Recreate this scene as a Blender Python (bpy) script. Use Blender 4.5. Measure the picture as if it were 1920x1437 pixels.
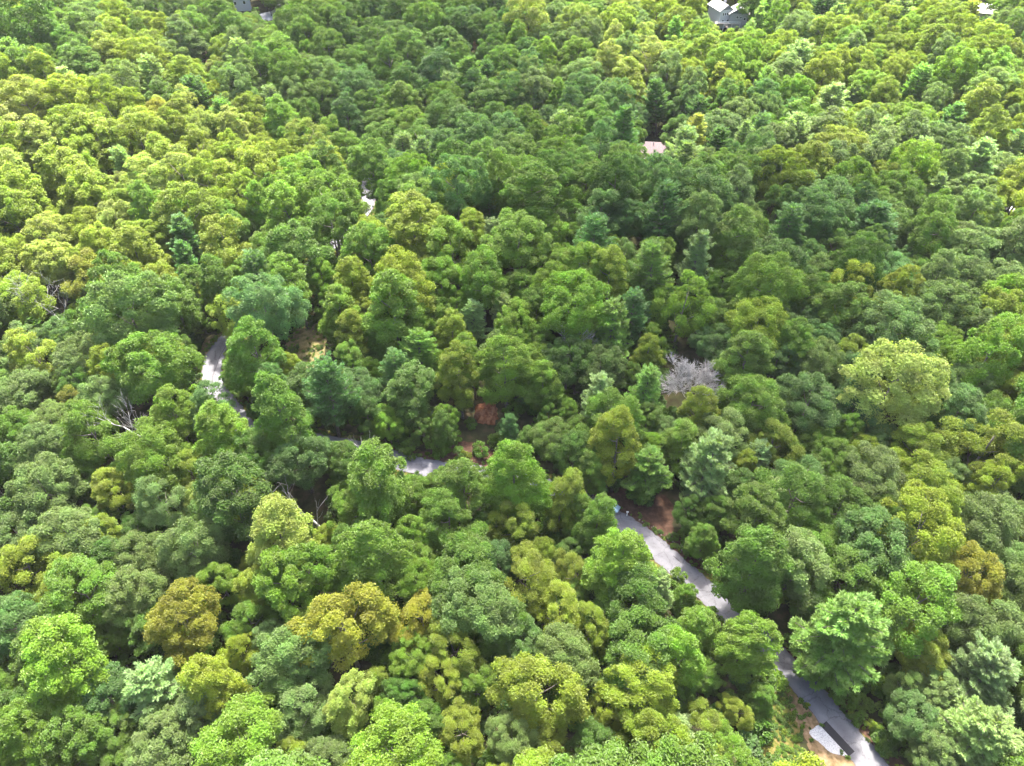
import bpy, bmesh, math, random
import numpy as np
from mathutils import Vector, Matrix
from mathutils.geometry import tessellate_polygon

for o in list(bpy.data.objects):
    bpy.data.objects.remove(o)

# ------------------------------------------------------------------ camera, sky, sun, exposure
SC = bpy.context.scene
COL = SC.collection
PITCH = math.radians(44.0)
CAM = np.array([0.0, 0.0, 105.0])
FPX, CX, CY = 1297.0, 960.0, 718.5          # focal length and centre in photo pixels (1920 x 1437)
cd = bpy.data.cameras.new('camera')
cd.sensor_width = 36.0
cd.lens = 36.0 * FPX / 1920.0
cd.clip_start, cd.clip_end = 0.5, 6000
cam = bpy.data.objects.new('camera', cd)
COL.objects.link(cam)
cam.location = CAM
cam.rotation_euler = (math.pi / 2 - PITCH, 0, 0)
SC.camera = cam

SUN_EL, SUN_AZ = math.radians(62.0), math.radians(8.0)   # from beyond the scene, a little right
w = bpy.data.worlds.new('World')
SC.world = w
w.use_nodes = True
wn = w.node_tree
wn.nodes.clear()
sky = wn.nodes.new('ShaderNodeTexSky')
sky.sky_type = 'NISHITA'
sky.sun_disc = False
sky.sun_elevation = SUN_EL
sky.sun_rotation = SUN_AZ
sky.air_density, sky.dust_density, sky.ozone_density = 0.8, 4.5, 0.6
bg = wn.nodes.new('ShaderNodeBackground')
bg.inputs['Strength'].default_value = 0.115
wo = wn.nodes.new('ShaderNodeOutputWorld')
wn.links.new(sky.outputs[0], bg.inputs[0])
wn.links.new(bg.outputs[0], wo.inputs[0])

sl = bpy.data.lights.new('sun', 'SUN')
sl.energy = 5.0
sl.angle = math.radians(4.0)
sl.color = (1.0, 0.95, 0.84)
sun = bpy.data.objects.new('sun', sl)
COL.objects.link(sun)
sun.rotation_euler = (-(math.pi / 2 - SUN_EL), 0, -SUN_AZ)
sun.location = (0, 200, 400)

SC.view_settings.view_transform = 'Standard'
SC.view_settings.look = 'None'
SC.view_settings.exposure = 3.1
SC.view_settings.gamma = 1.0
SC.view_settings.use_curve_mapping = False
SC.render.engine = 'CYCLES'
SC.cycles.max_bounces = 5
SC.cycles.diffuse_bounces = 3
SC.cycles.glossy_bounces = 2
SC.cycles.transmission_bounces = 3
SC.cycles.transparent_max_bounces = 24
SC.cycles.use_denoising = True

rng = np.random.default_rng(11)
random.seed(11)

# ------------------------------------------------------------------ terrain
def sstep(a, b, v):
    t = np.clip((v - a) / (b - a), 0, 1)
    return t * t * (3 - 2 * t)

def hgt(x, y):
    x = np.asarray(x, float); y = np.asarray(y, float)
    h = 9.0 * np.exp(-((x - 2) / 62) ** 2 - ((y - 150) / 34) ** 2)
    h = h + 12 * sstep(40, 220, -x) * sstep(90, 230, y)
    h = h + 10 * sstep(60, 260, x) * sstep(120, 300, y)
    h = h + 8 * sstep(300, 460, y)
    h = h - 7 * np.exp(-((x - 10) / 90) ** 2 - ((y - 225) / 30) ** 2)
    h = h + 1.0 * np.sin(x / 29.0 + 0.6) * np.cos(y / 37.0 + 1.1) + 0.7 * np.sin(x / 17.0 + y / 23.0)
    return h

CP, SP = math.cos(PITCH), math.sin(PITCH)
FWD = np.array([0, CP, -SP]); UP = np.array([0, SP, CP]); RT = np.array([1.0, 0, 0])

def ray(px, py):
    d = FWD + RT * ((px - CX) / FPX) + UP * ((CY - py) / FPX)
    return d / np.linalg.norm(d)

def at(px, py, lift=0.0):
    """ground point (x, y, z) whose point `lift` metres above the ground shows at photo pixel (px, py)"""
    d = ray(px, py)
    lo, hi = 10.0, 4000.0
    f = lambda t: (CAM[2] + d[2] * t) - (hgt(d[0] * t, d[1] * t) + lift)
    t = 20.0
    while t < 4000 and f(t) > 0:
        t += 4.0
    lo, hi = t - 4.0, t
    for _ in range(30):
        m = (lo + hi) / 2
        if f(m) > 0: lo = m
        else: hi = m
    x, y = d[0] * hi, d[1] * hi
    return float(x), float(y), float(hgt(x, y))

def proj(x, y, z):
    v = np.stack([np.asarray(x) - CAM[0], np.asarray(y) - CAM[1], np.asarray(z) - CAM[2]], -1)
    d = v @ FWD
    return CX + FPX * (v @ RT) / d, CY - FPX * (v @ UP) / d, d

# ------------------------------------------------------------------ helpers
def tag(o, label=None, cat=None, group=None, kind=None):
    if label: o['label'] = label
    if cat: o['category'] = cat
    if group: o['group'] = group
    if kind: o['kind'] = kind
    return o

def link(name, me, parent=None):
    o = bpy.data.objects.new(name, me)
    COL.objects.link(o)
    if parent is not None:
        o.parent = parent
    return o

def thing(name, label, cat, loc, rz=0.0, group=None):
    o = link(name, None)
    o.empty_display_size = 0.5
    o.location = loc
    o.rotation_euler = (0, 0, rz)
    return tag(o, label, cat, group)

def np_mesh(name, V, F, mat, smooth=False):
    """V (n,3), F (m,k) with k = 3 or 4"""
    me = bpy.data.meshes.new(name)
    V = np.asarray(V, np.float32); F = np.asarray(F, np.int32)
    k = F.shape[1]
    me.vertices.add(len(V)); me.vertices.foreach_set('co', V.ravel())
    me.loops.add(F.size); me.loops.foreach_set('vertex_index', F.ravel())
    me.polygons.add(len(F))
    me.polygons.foreach_set('loop_start', np.arange(0, F.size, k, dtype=np.int32))
    me.polygons.foreach_set('use_smooth', np.full(len(F), smooth, bool))
    me.update(calc_edges=True)
    me.materials.append(mat)
    return me

class MB:
    """collects boxes, prisms and tubes into one mesh"""
    def __init__(s): s.v, s.f = [], []
    def add(s, vs, fs):
        b = len(s.v); s.v += [tuple(v) for v in vs]; s.f += [tuple(i + b for i in f) for f in fs]
    def box(s, cx, cy, cz, sx, sy, sz):
        x0, x1, y0, y1, z0, z1 = cx - sx/2, cx + sx/2, cy - sy/2, cy + sy/2, cz - sz/2, cz + sz/2
        s.add([(x0,y0,z0),(x1,y0,z0),(x1,y1,z0),(x0,y1,z0),(x0,y0,z1),(x1,y0,z1),(x1,y1,z1),(x0,y1,z1)],
              [(0,3,2,1),(4,5,6,7),(0,1,5,4),(1,2,6,5),(2,3,7,6),(3,0,4,7)])
    def tube(s, pts, rad, n=6):
        pts = [Vector(p) for p in pts]
        rings = []
        for i, p in enumerate(pts):
            t = (pts[min(i+1, len(pts)-1)] - pts[max(i-1, 0)]).normalized()
            a = t.orthogonal().normalized(); b = t.cross(a)
            rings.append([p + (a*math.cos(k*2*math.pi/n) + b*math.sin(k*2*math.pi/n))*rad[i] for k in range(n)])
        vs = [v for r in rings for v in r]
        fs = [(i*n+k, i*n+(k+1) % n, (i+1)*n+(k+1) % n, (i+1)*n+k) for i in range(len(pts)-1) for k in range(n)]
        fs += [tuple(range(n))[::-1], tuple((len(pts)-1)*n+k for k in range(n))]
        s.add(vs, fs)
    def mesh(s, name, mat, smooth=False, bevel=0.0):
        bm = bmesh.new()
        vs = [bm.verts.new(v) for v in s.v]
        for f in s.f:
            try: bm.faces.new([vs[i] for i in f])
            except ValueError: pass
        if bevel:
            bmesh.ops.bevel(bm, geom=bm.edges[:], offset=bevel, segments=2, affect='EDGES', clamp_overlap=True)
        bmesh.ops.recalc_face_normals(bm, faces=bm.faces[:])
        me = bpy.data.meshes.new(name)
        bm.to_mesh(me); bm.free()
        me.polygons.foreach_set('use_smooth', [smooth]*len(me.polygons))
        me.materials.append(mat)
        return me
    def build(s, name, mat, parent=None, **k):
        return link(name, s.mesh(name, mat, **k), parent)

# ------------------------------------------------------------------ materials
def new_mat(name):
    m = bpy.data.materials.new(name)
    m.use_nodes = True
    nt = m.node_tree
    nt.nodes.clear()
    out = nt.nodes.new('ShaderNodeOutputMaterial')
    return m, nt, out

def leaf_material(name, jitter=0.13, trans=0.42, gloss=0.028, rough=0.6, tex=2.2):
    m, nt, out = new_mat(name)
    N, L = nt.nodes.new, nt.links.new
    at_ = N('ShaderNodeAttribute'); at_.attribute_type = 'INSTANCER'; at_.attribute_name = 'tint'
    geo = N('ShaderNodeNewGeometry')
    tc = N('ShaderNodeTexCoord')
    no = N('ShaderNodeTexNoise'); no.inputs['Scale'].default_value = tex / 6; no.inputs['Detail'].default_value = 3
    oi = N('ShaderNodeObjectInfo')
    ad = N('ShaderNodeVectorMath'); ad.operation = 'MULTIPLY_ADD'
    cx = N('ShaderNodeCombineXYZ')
    for q in range(3): L(oi.outputs['Random'], cx.inputs[q])
    L(cx.outputs[0], ad.inputs[0]); ad.inputs[1].default_value = (91, 57, 33); L(tc.outputs['Object'], ad.inputs[2])
    L(ad.outputs[0], no.inputs['Vector'])
    mr = N('ShaderNodeMapRange'); mr.inputs[3].default_value = 1 - jitter; mr.inputs[4].default_value = 1 + jitter
    L(geo.outputs['Random Per Island'], mr.inputs[0])
    mn = N('ShaderNodeMapRange'); mn.inputs[1].default_value = .3; mn.inputs[2].default_value = .7
    mn.inputs[3].default_value = 0.74; mn.inputs[4].default_value = 1.32
    L(no.outputs['Fac'], mn.inputs[0])
    mu = N('ShaderNodeMath'); mu.operation = 'MULTIPLY'
    L(mr.outputs[0], mu.inputs[0]); L(mn.outputs[0], mu.inputs[1])
    hs = N('ShaderNodeHueSaturation')
    hr = N('ShaderNodeMapRange'); hr.inputs[1].default_value = .3; hr.inputs[2].default_value = .7; hr.inputs[3].default_value = .497; hr.inputs[4].default_value = .520
    L(no.outputs['Fac'], hr.inputs[0])
    L(hr.outputs[0], hs.inputs['Hue']); L(mu.outputs[0], hs.inputs['Value']); L(at_.outputs['Color'], hs.inputs['Color'])
    df = N('ShaderNodeBsdfDiffuse'); L(hs.outputs[0], df.inputs[0])
    tr = N('ShaderNodeBsdfTranslucent')
    gm = N('ShaderNodeMix'); gm.data_type = 'RGBA'; gm.blend_type = 'MULTIPLY'; gm.inputs[0].default_value = 1
    L(hs.outputs[0], gm.inputs[6]); gm.inputs[7].default_value = (1.5, 1.6, 0.6, 1)
    L(gm.outputs[2], tr.inputs[0])
    m1 = N('ShaderNodeMixShader'); m1.inputs[0].default_value = trans
    L(df.outputs[0], m1.inputs[1]); L(tr.outputs[0], m1.inputs[2])
    gl = N('ShaderNodeBsdfGlossy'); gl.inputs['Roughness'].default_value = rough
    gl.inputs[0].default_value = (0.9, 0.95, 0.85, 1)
    m2 = N('ShaderNodeMixShader'); m2.inputs[0].default_value = gloss
    L(m1.outputs[0], m2.inputs[1]); L(gl.outputs[0], m2.inputs[2])
    L(m2.outputs[0], out.inputs[0])
    return m

def plain(name, c1, c2=None, scale=6.0, rough=0.8, detail=6, bump=0.0, c3=None, spec=0.25, metal=0.0, coord='Object', lo=.35, hi=.65):
    m, nt, out = new_mat(name)
    N, L = nt.nodes.new, nt.links.new
    b = N('ShaderNodeBsdfPrincipled')
    b.inputs['Roughness'].default_value = rough
    b.inputs['Metallic'].default_value = metal
    b.inputs['Specular IOR Level'].default_value = spec
    L(b.outputs[0], out.inputs[0])
    tc = N('ShaderNodeTexCoord')
    no = N('ShaderNodeTexNoise'); no.inputs['Scale'].default_value = scale; no.inputs['Detail'].default_value = detail
    no.inputs['Roughness'].default_value = 0.65
    L(tc.outputs[coord], no.inputs['Vector'])
    cr = N('ShaderNodeValToRGB')
    e = cr.color_ramp.elements
    e[0].position, e[1].position = lo, hi
    e[0].color = (*c1, 1); e[1].color = (*(c2 or tuple(v*1.25 for v in c1)), 1)
    if c3:
        k = cr.color_ramp.elements.new((lo + hi)/2); k.color = (*c3, 1)
    L(no.outputs['Fac'], cr.inputs[0]); L(cr.outputs[0], b.inputs['Base Color'])
    if bump:
        bp = N('ShaderNodeBump'); bp.inputs['Strength'].default_value = bump; bp.inputs['Distance'].default_value = 0.05
        L(no.outputs['Fac'], bp.inputs['Height']); L(bp.outputs[0], b.inputs['Normal'])
    return m

M = {}
M['leaf'] = leaf_material('broadleaf_foliage')
M['needle'] = leaf_material('pine_needles', jitter=0.15, trans=0.44, gloss=0.02, rough=0.55)
M['bark'] = plain('bark', (0.07, 0.058, 0.046), (0.19, 0.165, 0.145), 4, 0.95)
M['deadwood'] = plain('weathered_wood', (0.18, 0.175, 0.168), (0.40, 0.385, 0.375), 1.6, 0.9, 8)
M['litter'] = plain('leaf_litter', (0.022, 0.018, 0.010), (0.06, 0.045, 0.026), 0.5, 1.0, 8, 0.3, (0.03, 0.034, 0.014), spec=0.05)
M['straw'] = plain('pine_straw', (0.036, 0.021, 0.015), (0.095, 0.054, 0.038), 1.4, 1.0, 10, 0.4, (0.056, 0.032, 0.022), spec=0.05)
M['clay'] = plain('red_clay', (0.14, 0.05, 0.025), (0.34, 0.15, 0.075), 1.6, 1.0, 8, 0.6, spec=0.05)
M['tan'] = plain('dry_grass', (0.075, 0.072, 0.026), (0.20, 0.165, 0.085), 0.7, 1.0, 12, 0.6, (0.135, 0.115, 0.052), spec=0.05)
M['grass'] = plain('verge_grass', (0.038, 0.052, 0.012), (0.125, 0.098, 0.036), 1.2, 1.0, 10, 0.5, (0.075, 0.076, 0.017), spec=0.05)
M['sand'] = plain('sandy_soil', (0.085, 0.06, 0.030), (0.23, 0.16, 0.10), 1.1, 1.0, 8, 0.4, (0.15, 0.105, 0.058), spec=0.05)
M['gravel'] = plain('crushed_gravel', (0.24, 0.24, 0.25), (0.52, 0.52, 0.53), 7, 1.0, 6, 0.9, (0.38, 0.38, 0.39), spec=0.1)
M['tar'] = plain('fresh_tar', (0.014, 0.014, 0.017), (0.024, 0.024, 0.028), 12, 0.85, 4, 0.2)
M['seam'] = plain('crack_sealant', (0.05, 0.045, 0.05), (0.07, 0.065, 0.07), 12, 0.8)
M['rock'] = plain('pale_rock', (0.12, 0.10, 0.09), (0.30, 0.27, 0.24), 3, 0.95, bump=0.3)

def asphalt():
    m, nt, out = new_mat('worn_asphalt')
    N, L = nt.nodes.new, nt.links.new
    b = N('ShaderNodeBsdfPrincipled'); b.inputs['Roughness'].default_value = 0.85
    b.inputs['Specular IOR Level'].default_value = 0.3
    tc = N('ShaderNodeTexCoord')
    n1 = N('ShaderNodeTexNoise'); n1.inputs['Scale'].default_value = 0.35; n1.inputs['Detail'].default_value = 5
    n2 = N('ShaderNodeTexNoise'); n2.inputs['Scale'].default_value = 14; n2.inputs['Detail'].default_value = 3
    n3 = N('ShaderNodeTexNoise'); n3.inputs['Scale'].default_value = 1.7; n3.inputs['Detail'].default_value = 7; n3.inputs['Roughness'].default_value = .75
    for n in (n1, n2, n3): L(tc.outputs['Object'], n.inputs['Vector'])
    r1 = N('ShaderNodeValToRGB')
    r1.color_ramp.elements[0].position, r1.color_ramp.elements[1].position = .3, .7
    r1.color_ramp.elements[0].color = (0.100, 0.099, 0.113, 1); r1.color_ramp.elements[1].color = (0.142, 0.141, 0.156, 1)
    L(n1.outputs['Fac'], r1.inputs[0])
    r3 = N('ShaderNodeValToRGB')
    r3.color_ramp.elements[0].position, r3.color_ramp.elements[1].position = .28, .46
    r3.color_ramp.elements[0].color = (0.62, 0.6, 0.62, 1); r3.color_ramp.elements[1].color = (1, 1, 1, 1)
    L(n3.outputs['Fac'], r3.inputs[0])
    r2 = N('ShaderNodeMapRange'); r2.inputs[3].default_value = .8; r2.inputs[4].default_value = 1.2
    L(n2.outputs['Fac'], r2.inputs[0])
    mx = N('ShaderNodeMix'); mx.data_type = 'RGBA'; mx.blend_type = 'MULTIPLY'; mx.inputs[0].default_value = 1
    L(r1.outputs[0], mx.inputs[6]); L(r3.outputs[0], mx.inputs[7])
    mv = N('ShaderNodeVectorMath'); mv.operation = 'SCALE'
    L(mx.outputs[2], mv.inputs[0]); L(r2.outputs[0], mv.inputs['Scale'])
    a1 = N('ShaderNodeAttribute'); a1.attribute_name = 'track'
    a2 = N('ShaderNodeAttribute'); a2.attribute_name = 'edge'
    t1 = N('ShaderNodeMath'); t1.operation = 'MULTIPLY_ADD'; t1.inputs[1].default_value = .20; t1.inputs[2].default_value = .90
    L(a1.outputs['Fac'], t1.inputs[0])
    ms = N('ShaderNodeVectorMath'); ms.operation = 'SCALE'
    L(mv.outputs[0], ms.inputs[0]); L(t1.outputs[0], ms.inputs['Scale'])
    e1 = N('ShaderNodeMath'); e1.operation = 'MULTIPLY'
    L(a2.outputs['Fac'], e1.inputs[0]); L(n3.outputs['Fac'], e1.inputs[1])
    e2 = N('ShaderNodeMapRange'); e2.inputs[1].default_value = .38; e2.inputs[2].default_value = .62; e2.inputs[3].default_value = 0; e2.inputs[4].default_value = .85
    L(e1.outputs[0], e2.inputs[0])
    me_ = N('ShaderNodeMix'); me_.data_type = 'RGBA'
    L(e2.outputs[0], me_.inputs[0]); L(ms.outputs[0], me_.inputs[6]); me_.inputs[7].default_value = (.085, .062, .045, 1)
    # thin cracks
    vo = N('ShaderNodeTexVoronoi'); vo.feature = 'DISTANCE_TO_EDGE'; vo.inputs['Scale'].default_value = .28
    wv = N('ShaderNodeVectorMath'); wv.operation = 'MULTIPLY_ADD'
    L(n3.outputs['Color'], wv.inputs[0]); wv.inputs[1].default_value = (1.6, 1.6, 0); L(tc.outputs['Object'], wv.inputs[2])
    L(wv.outputs[0], vo.inputs['Vector'])
    c1 = N('ShaderNodeMapRange'); c1.inputs[1].default_value = 0; c1.inputs[2].default_value = .018; c1.inputs[3].default_value = .55; c1.inputs[4].default_value = 1
    L(vo.outputs['Distance'], c1.inputs[0])
    mc = N('ShaderNodeVectorMath'); mc.operation = 'SCALE'
    L(me_.outputs[2], mc.inputs[0]); L(c1.outputs[0], mc.inputs['Scale'])
    L(mc.outputs[0], b.inputs['Base Color'])
    bp = N('ShaderNodeBump'); bp.inputs['Strength'].default_value = .3; bp.inputs['Distance'].default_value = .02
    L(n2.outputs['Fac'], bp.inputs['Height']); L(bp.outputs[0], b.inputs['Normal'])
    L(b.outputs[0], out.inputs[0])
    return m
M['asphalt'] = asphalt()

# ------------------------------------------------------------------ ground sheet
def grid_axis(lo, hi, fine_lo, fine_hi, fine, coarse):
    a = list(np.arange(fine_lo, fine_hi + 1e-6, fine))
    left = []; s, p = fine, fine_lo
    while p > lo:
        s = min(s * 1.25, coarse); p -= s; left.append(p)
    right = []; s, p = fine, fine_hi
    while p < hi:
        s = min(s * 1.25, coarse); p += s; right.append(p)
    return np.array(left[::-1] + a + right)
gx = grid_axis(-3500, 3500, -330, 330, 3.0, 250)
gy = grid_axis(-900, 4200, 10, 440, 3.0, 250)
X, Y = np.meshgrid(gx, gy)
Z = hgt(X, Y)
nx, ny = len(gx), len(gy)
idx = np.arange(nx * ny).reshape(ny, nx)
F = np.stack([idx[:-1, :-1], idx[:-1, 1:], idx[1:, 1:], idx[1:, :-1]], -1).reshape(-1, 4)
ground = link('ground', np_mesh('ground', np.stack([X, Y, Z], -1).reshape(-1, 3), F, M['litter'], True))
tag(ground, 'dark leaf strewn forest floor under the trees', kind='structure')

# ------------------------------------------------------------------ fair weather cloud drifting between the sun and the valley
def cloud():
    m, nt, out = new_mat('cloud_vapour')
    N, L = nt.nodes.new, nt.links.new
    tp = N('ShaderNodeBsdfTransparent'); tl = N('ShaderNodeBsdfTranslucent'); df = N('ShaderNodeBsdfDiffuse')
    tl.inputs[0].default_value = df.inputs[0].default_value = (.9, .9, .9, 1)
    a = N('ShaderNodeMixShader'); L(df.outputs[0], a.inputs[1]); L(tl.outputs[0], a.inputs[2])
    b = N('ShaderNodeMixShader'); b.inputs[0].default_value = .17
    L(tp.outputs[0], b.inputs[1]); L(a.outputs[0], b.inputs[2]); L(b.outputs[0], out.inputs[0])
    S = np.array([math.cos(SUN_EL)*math.sin(SUN_AZ), math.cos(SUN_EL)*math.cos(SUN_AZ), math.sin(SUN_EL)])
    bm = bmesh.new()
    r = random.Random(2)
    for (px, py, R) in ((500,1080,58),(1320,1060,58),(170,800,50),(1190,720,46),(1620,760,58),(1340,470,58),(1740,520,52),
                        (820,270,62),(1100,290,62),(740,120,66),(1400,350,40),(640,30,60)):
        x, y, z = at(px, py, 12)
        p = np.array([x, y, z + 12]) + S*(900 - z)/S[2]
        ret = bmesh.ops.create_icosphere(bm, subdivisions=4, radius=1)
        ph = [r.uniform(0, 6.28) for _ in range(4)]
        for v in ret['verts']:
            c = v.co
            f = 1 + .16*math.sin(4*c.x + ph[0]) + .14*math.sin(5*c.y + ph[1]) + .08*math.sin(9*c.x - 7*c.y + ph[2]) + .06*math.sin(11*c.z + ph[3])
            v.co = Vector((p[0] + c.x*R*f, p[1] + c.y*R*f, p[2] + c.z*R*.35*f))
    me = bpy.data.meshes.new('cloud'); bm.to_mesh(me); bm.free(); me.materials.append(m)
    me.polygons.foreach_set('use_smooth', [True]*len(me.polygons))
    tag(link('cloud', me), 'thin white cloud drifting high over the valley', kind='structure')
cloud()

# ------------------------------------------------------------------ road
ROAD_PX = [(1760,1600),(1700,1512),(1636,1437),(1575,1365),(1512,1290),(1455,1232),(1410,1187),(1362,1143),(1315,1102),(1270,1063),
           (1228,1026),(1186,994),(1140,966),(1090,940),(1035,918),(975,902),(910,892),(850,886),(792,876),(738,862),
           (680,846),(610,832),(540,822),(490,814),(460,800),(440,778),(420,752),(403,728),(397,706),(399,682),(407,662),
           (420,643),(442,622),(475,592),(520,556),(570,512),(620,464),(662,424),(688,388),(690,360),(684,336),(684,310)]
def catmull(P, n=8, closed=False):
    P = [np.array(p, float) for p in P]
    out = []
    m = len(P)
    rngi = range(m) if closed else range(m - 1)
    for i in rngi:
        g = (lambda k: P[k % m]) if closed else (lambda k: P[min(max(k, 0), m - 1)])
        p0, p1, p2, p3 = g(i-1), g(i), g(i+1), g(i+2)
        for t in np.arange(n) / n:
            out.append(0.5*((2*p1) + (-p0+p2)*t + (2*p0-5*p1+4*p2-p3)*t*t + (-p0+3*p1-3*p2+p3)*t**3))
    if not closed: out.append(P[-1])
    return np.array(out)
ROADC = catmull([at(*p)[:2] for p in ROAD_PX], 10)
RT_ = np.gradient(ROADC, axis=0); RT_ /= np.linalg.norm(RT_, axis=1)[:, None]
RN = np.stack([-RT_[:, 1], RT_[:, 0]], -1)       # left-hand normal along the road

def ribbon(name, offs, dz, mat, label, i0=0, i1=None, jit=0.0, skirt=True, wob=False):
    C, Nn = ROADC[i0:i1], RN[i0:i1]
    rows = []
    r = np.random.default_rng(len(name))
    ramp = np.minimum(1, np.minimum(np.arange(len(C)), np.arange(len(C))[::-1]) / 6.0) if jit else np.ones(len(C))
    for k, o in enumerate(offs):
        j = (r.normal(0, jit, len(C)) if jit and k in (0, len(offs)-1) else 0)
        oo = o + j
        if wob and k in (0, len(offs)-1):
            u = np.arange(len(C)); oo = o + np.sign(o)*(.10*np.sin(u*.9 + k) + .08*np.sin(u*2.3 + 2*k) + r.normal(0, .05, len(C)))
        if jit:
            oo = offs[0] + (oo - offs[0]) * ramp if abs(offs[0]) < abs(offs[-1]) else offs[-1] + (oo - offs[-1]) * ramp
        p = C + Nn * np.reshape(oo, (-1, 1))
        rows.append(np.concatenate([p, (hgt(p[:, 0], p[:, 1]) + dz)[:, None]], 1))
    if skirt:
        a, b = rows[0].copy(), rows[-1].copy()
        a[:, 2] -= dz + .15; b[:, 2] -= dz + .15
        rows = [a] + rows + [b]
    V = np.stack(rows, 1)
    n, k = V.shape[:2]
    ii = np.arange(n * k).reshape(n, k)
    F = np.stack([ii[:-1, :-1], ii[1:, :-1], ii[1:, 1:], ii[:-1, 1:]], -1).reshape(-1, 4)
    o = link(name, np_mesh(name, V.reshape(-1, 3), F, mat, False))
    return tag(o, label, kind='structure')
RO = (-2.15, -1.75, -1.35, -.95, -.55, 0, .55, .95, 1.35, 1.75, 2.15)
road = ribbon('road', RO, 0.10, M['asphalt'], 'narrow worn pale grey road winding through the woods', wob=True)
nr = len(ROADC)
tk = np.array([0, 0] + [0, .4, 1, .9, .3, 0, .3, .9, 1, .4, 0][1:-1] + [0, 0], np.float32)
eg = np.array([1, 1] + [.35, 0, 0, 0, 0, 0, 0, 0, .35] + [1, 1], np.float32)
for nm, row in (('track', tk), ('edge', eg)):
    a_ = road.data.attributes.new(nm, 'FLOAT', 'POINT')
    a_.data.foreach_set('value', np.tile(row, nr))
ribbon('verge', (-3.7, -2.9, -2.2), 0.05, M['grass'], 'strip of grass beside the road', jit=0.3, skirt=False)
ribbon('verge', (2.2, 2.9, 3.4), 0.05, M['grass'], 'strip of grass beside the road', jit=0.3, skirt=False)

def patch(name, pts, dz, mat, label, kind='structure', cuts=3, smooth=6, jit=0.0):
    P = catmull([at(*p)[:2] for p in pts], smooth, True) if smooth else np.array([at(*p)[:2] for p in pts])
    if jit: P = P + rng.normal(0, jit, P.shape)
    tri = tessellate_polygon([[Vector((p[0], p[1], 0)) for p in P]])
    bm = bmesh.new()
    vs = [bm.verts.new((p[0], p[1], 0)) for p in P]
    for t in tri:
        try: bm.faces.new([vs[i] for i in t])
        except ValueError: pass
    for _ in range(cuts):
        long_e = [e for e in bm.edges if e.calc_length() > 2.2]
        if not long_e: break
        bmesh.ops.subdivide_edges(bm, edges=long_e, cuts=1, use_grid_fill=False)
        bmesh.ops.triangulate(bm, faces=[f for f in bm.faces if len(f.verts) > 3])
    for v in bm.verts:
        v.co.z = float(hgt(v.co.x, v.co.y)) + dz
    bmesh.ops.recalc_face_normals(bm, faces=bm.faces[:])
    for f in bm.faces:
        if f.normal.z < 0: f.normal_flip()
    me = bpy.data.meshes.new(name); bm.to_mesh(me); bm.free()
    me.materials.append(mat)
    return tag(link(name, me), label, kind=kind)

patch('grass_bank', [(1425,1255),(1470,1262),(1505,1320),(1500,1370),(1500,1420),(1500,1480),(1400,1480),(1410,1330)], 0.055, M['grass'], 'yellow green grass bank beside the lower road')
patch('sandy_soil', [(1478,1305),(1502,1312),(1540,1352),(1595,1412),(1640,1480),(1560,1490),(1525,1430),(1512,1390),(1490,1350)], 0.075, M['sand'], 'bare tan soil beside the lower road', jit=0.12)
patch('gravel_pad', [(1517,1373),(1525,1366),(1541,1361),(1566,1390),(1592,1420),(1574,1416),(1556,1411),(1545,1401),(1533,1391),(1523,1384)], 0.115, M['gravel'], 'small pad of pale crushed gravel beside the road', smooth=3, jit=0.03)
patch('tar_patch', [(1549,1353),(1602,1410),(1591,1419),(1538,1362)], 0.125, M['tar'], 'black rectangular repair patch on the grey road', smooth=0)
patch('pine_straw', [(1086,905),(1120,905),(1160,915),(1200,930),(1245,930),(1265,955),(1262,990),(1290,1030),(1318,1068),(1300,1066),(1270,1042),(1230,1005),(1190,978),(1140,950),(1095,930)], 0.07, M['straw'], 'reddish pine straw bank beside the road', jit=0.15)
patch('pine_straw', [(738,842),(790,848),(840,838),(870,828),(915,838),(940,870),(930,886),(870,878),(800,866),(740,852)], 0.07, M['straw'], 'reddish dirt bank above the road', jit=0.15)
patch('pine_straw', [(1438,1180),(1465,1190),(1500,1240),(1560,1310),(1640,1372),(1700,1440),(1670,1436),(1620,1380),(1540,1300),(1490,1240),(1455,1205)], 0.062, M['straw'], 'reddish needle litter along the road edge', jit=0.12)
patch('dry_grass_clearing', [(545,625),(570,608),(598,610),(612,635),(606,668),(590,692),(560,700),(540,670),(534,645)], 0.07, M['tan'], 'small clearing of dry tan grass above the road bend', jit=0.35)
patch('sandy_soil', [(383,640),(398,628),(412,636),(396,655),(384,680),(377,712),(378,735),(366,730),(368,700),(372,668)], 0.07, M['tan'], 'dry grass shoulder on the outside of the road bend', jit=0.1)
patch('sandy_soil', [(425,748),(440,752),(462,778),(482,790),(478,800),(466,790),(448,775)], 0.075, M['sand'], 'bare soil shoulder inside the road bend', jit=0.1)
patch('sandy_soil', [(676,352),(686,352),(704,372),(712,392),(704,400),(700,385),(690,368)], 0.075, M['sand'], 'bare soil edge of the far road', jit=0.1)
patch('driveway', [(478,34),(490,26),(512,20),(520,4),(524,-14),(532,-14),(528,10),(520,32),(500,40)], 0.08, M['gravel'], 'pale gravel driveway at the upper edge')
patch('dirt_track', [(386,60),(392,60),(394,85),(393,110),(396,138),(388,140),(386,110),(385,85)], 0.08, M['sand'], 'bare dirt track between the far trees')
patch('driveway', [(880,78),(890,74),(902,80),(898,92),(885,92)], 0.08, M['sand'], 'bare patch of soil between the far trees')
patch('dirt_track', [(1870,392),(1890,384),(1915,380),(1940,384),(1930,396),(1890,398)], 0.08, M['gravel'], 'pale gravel track at the right edge')

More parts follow.
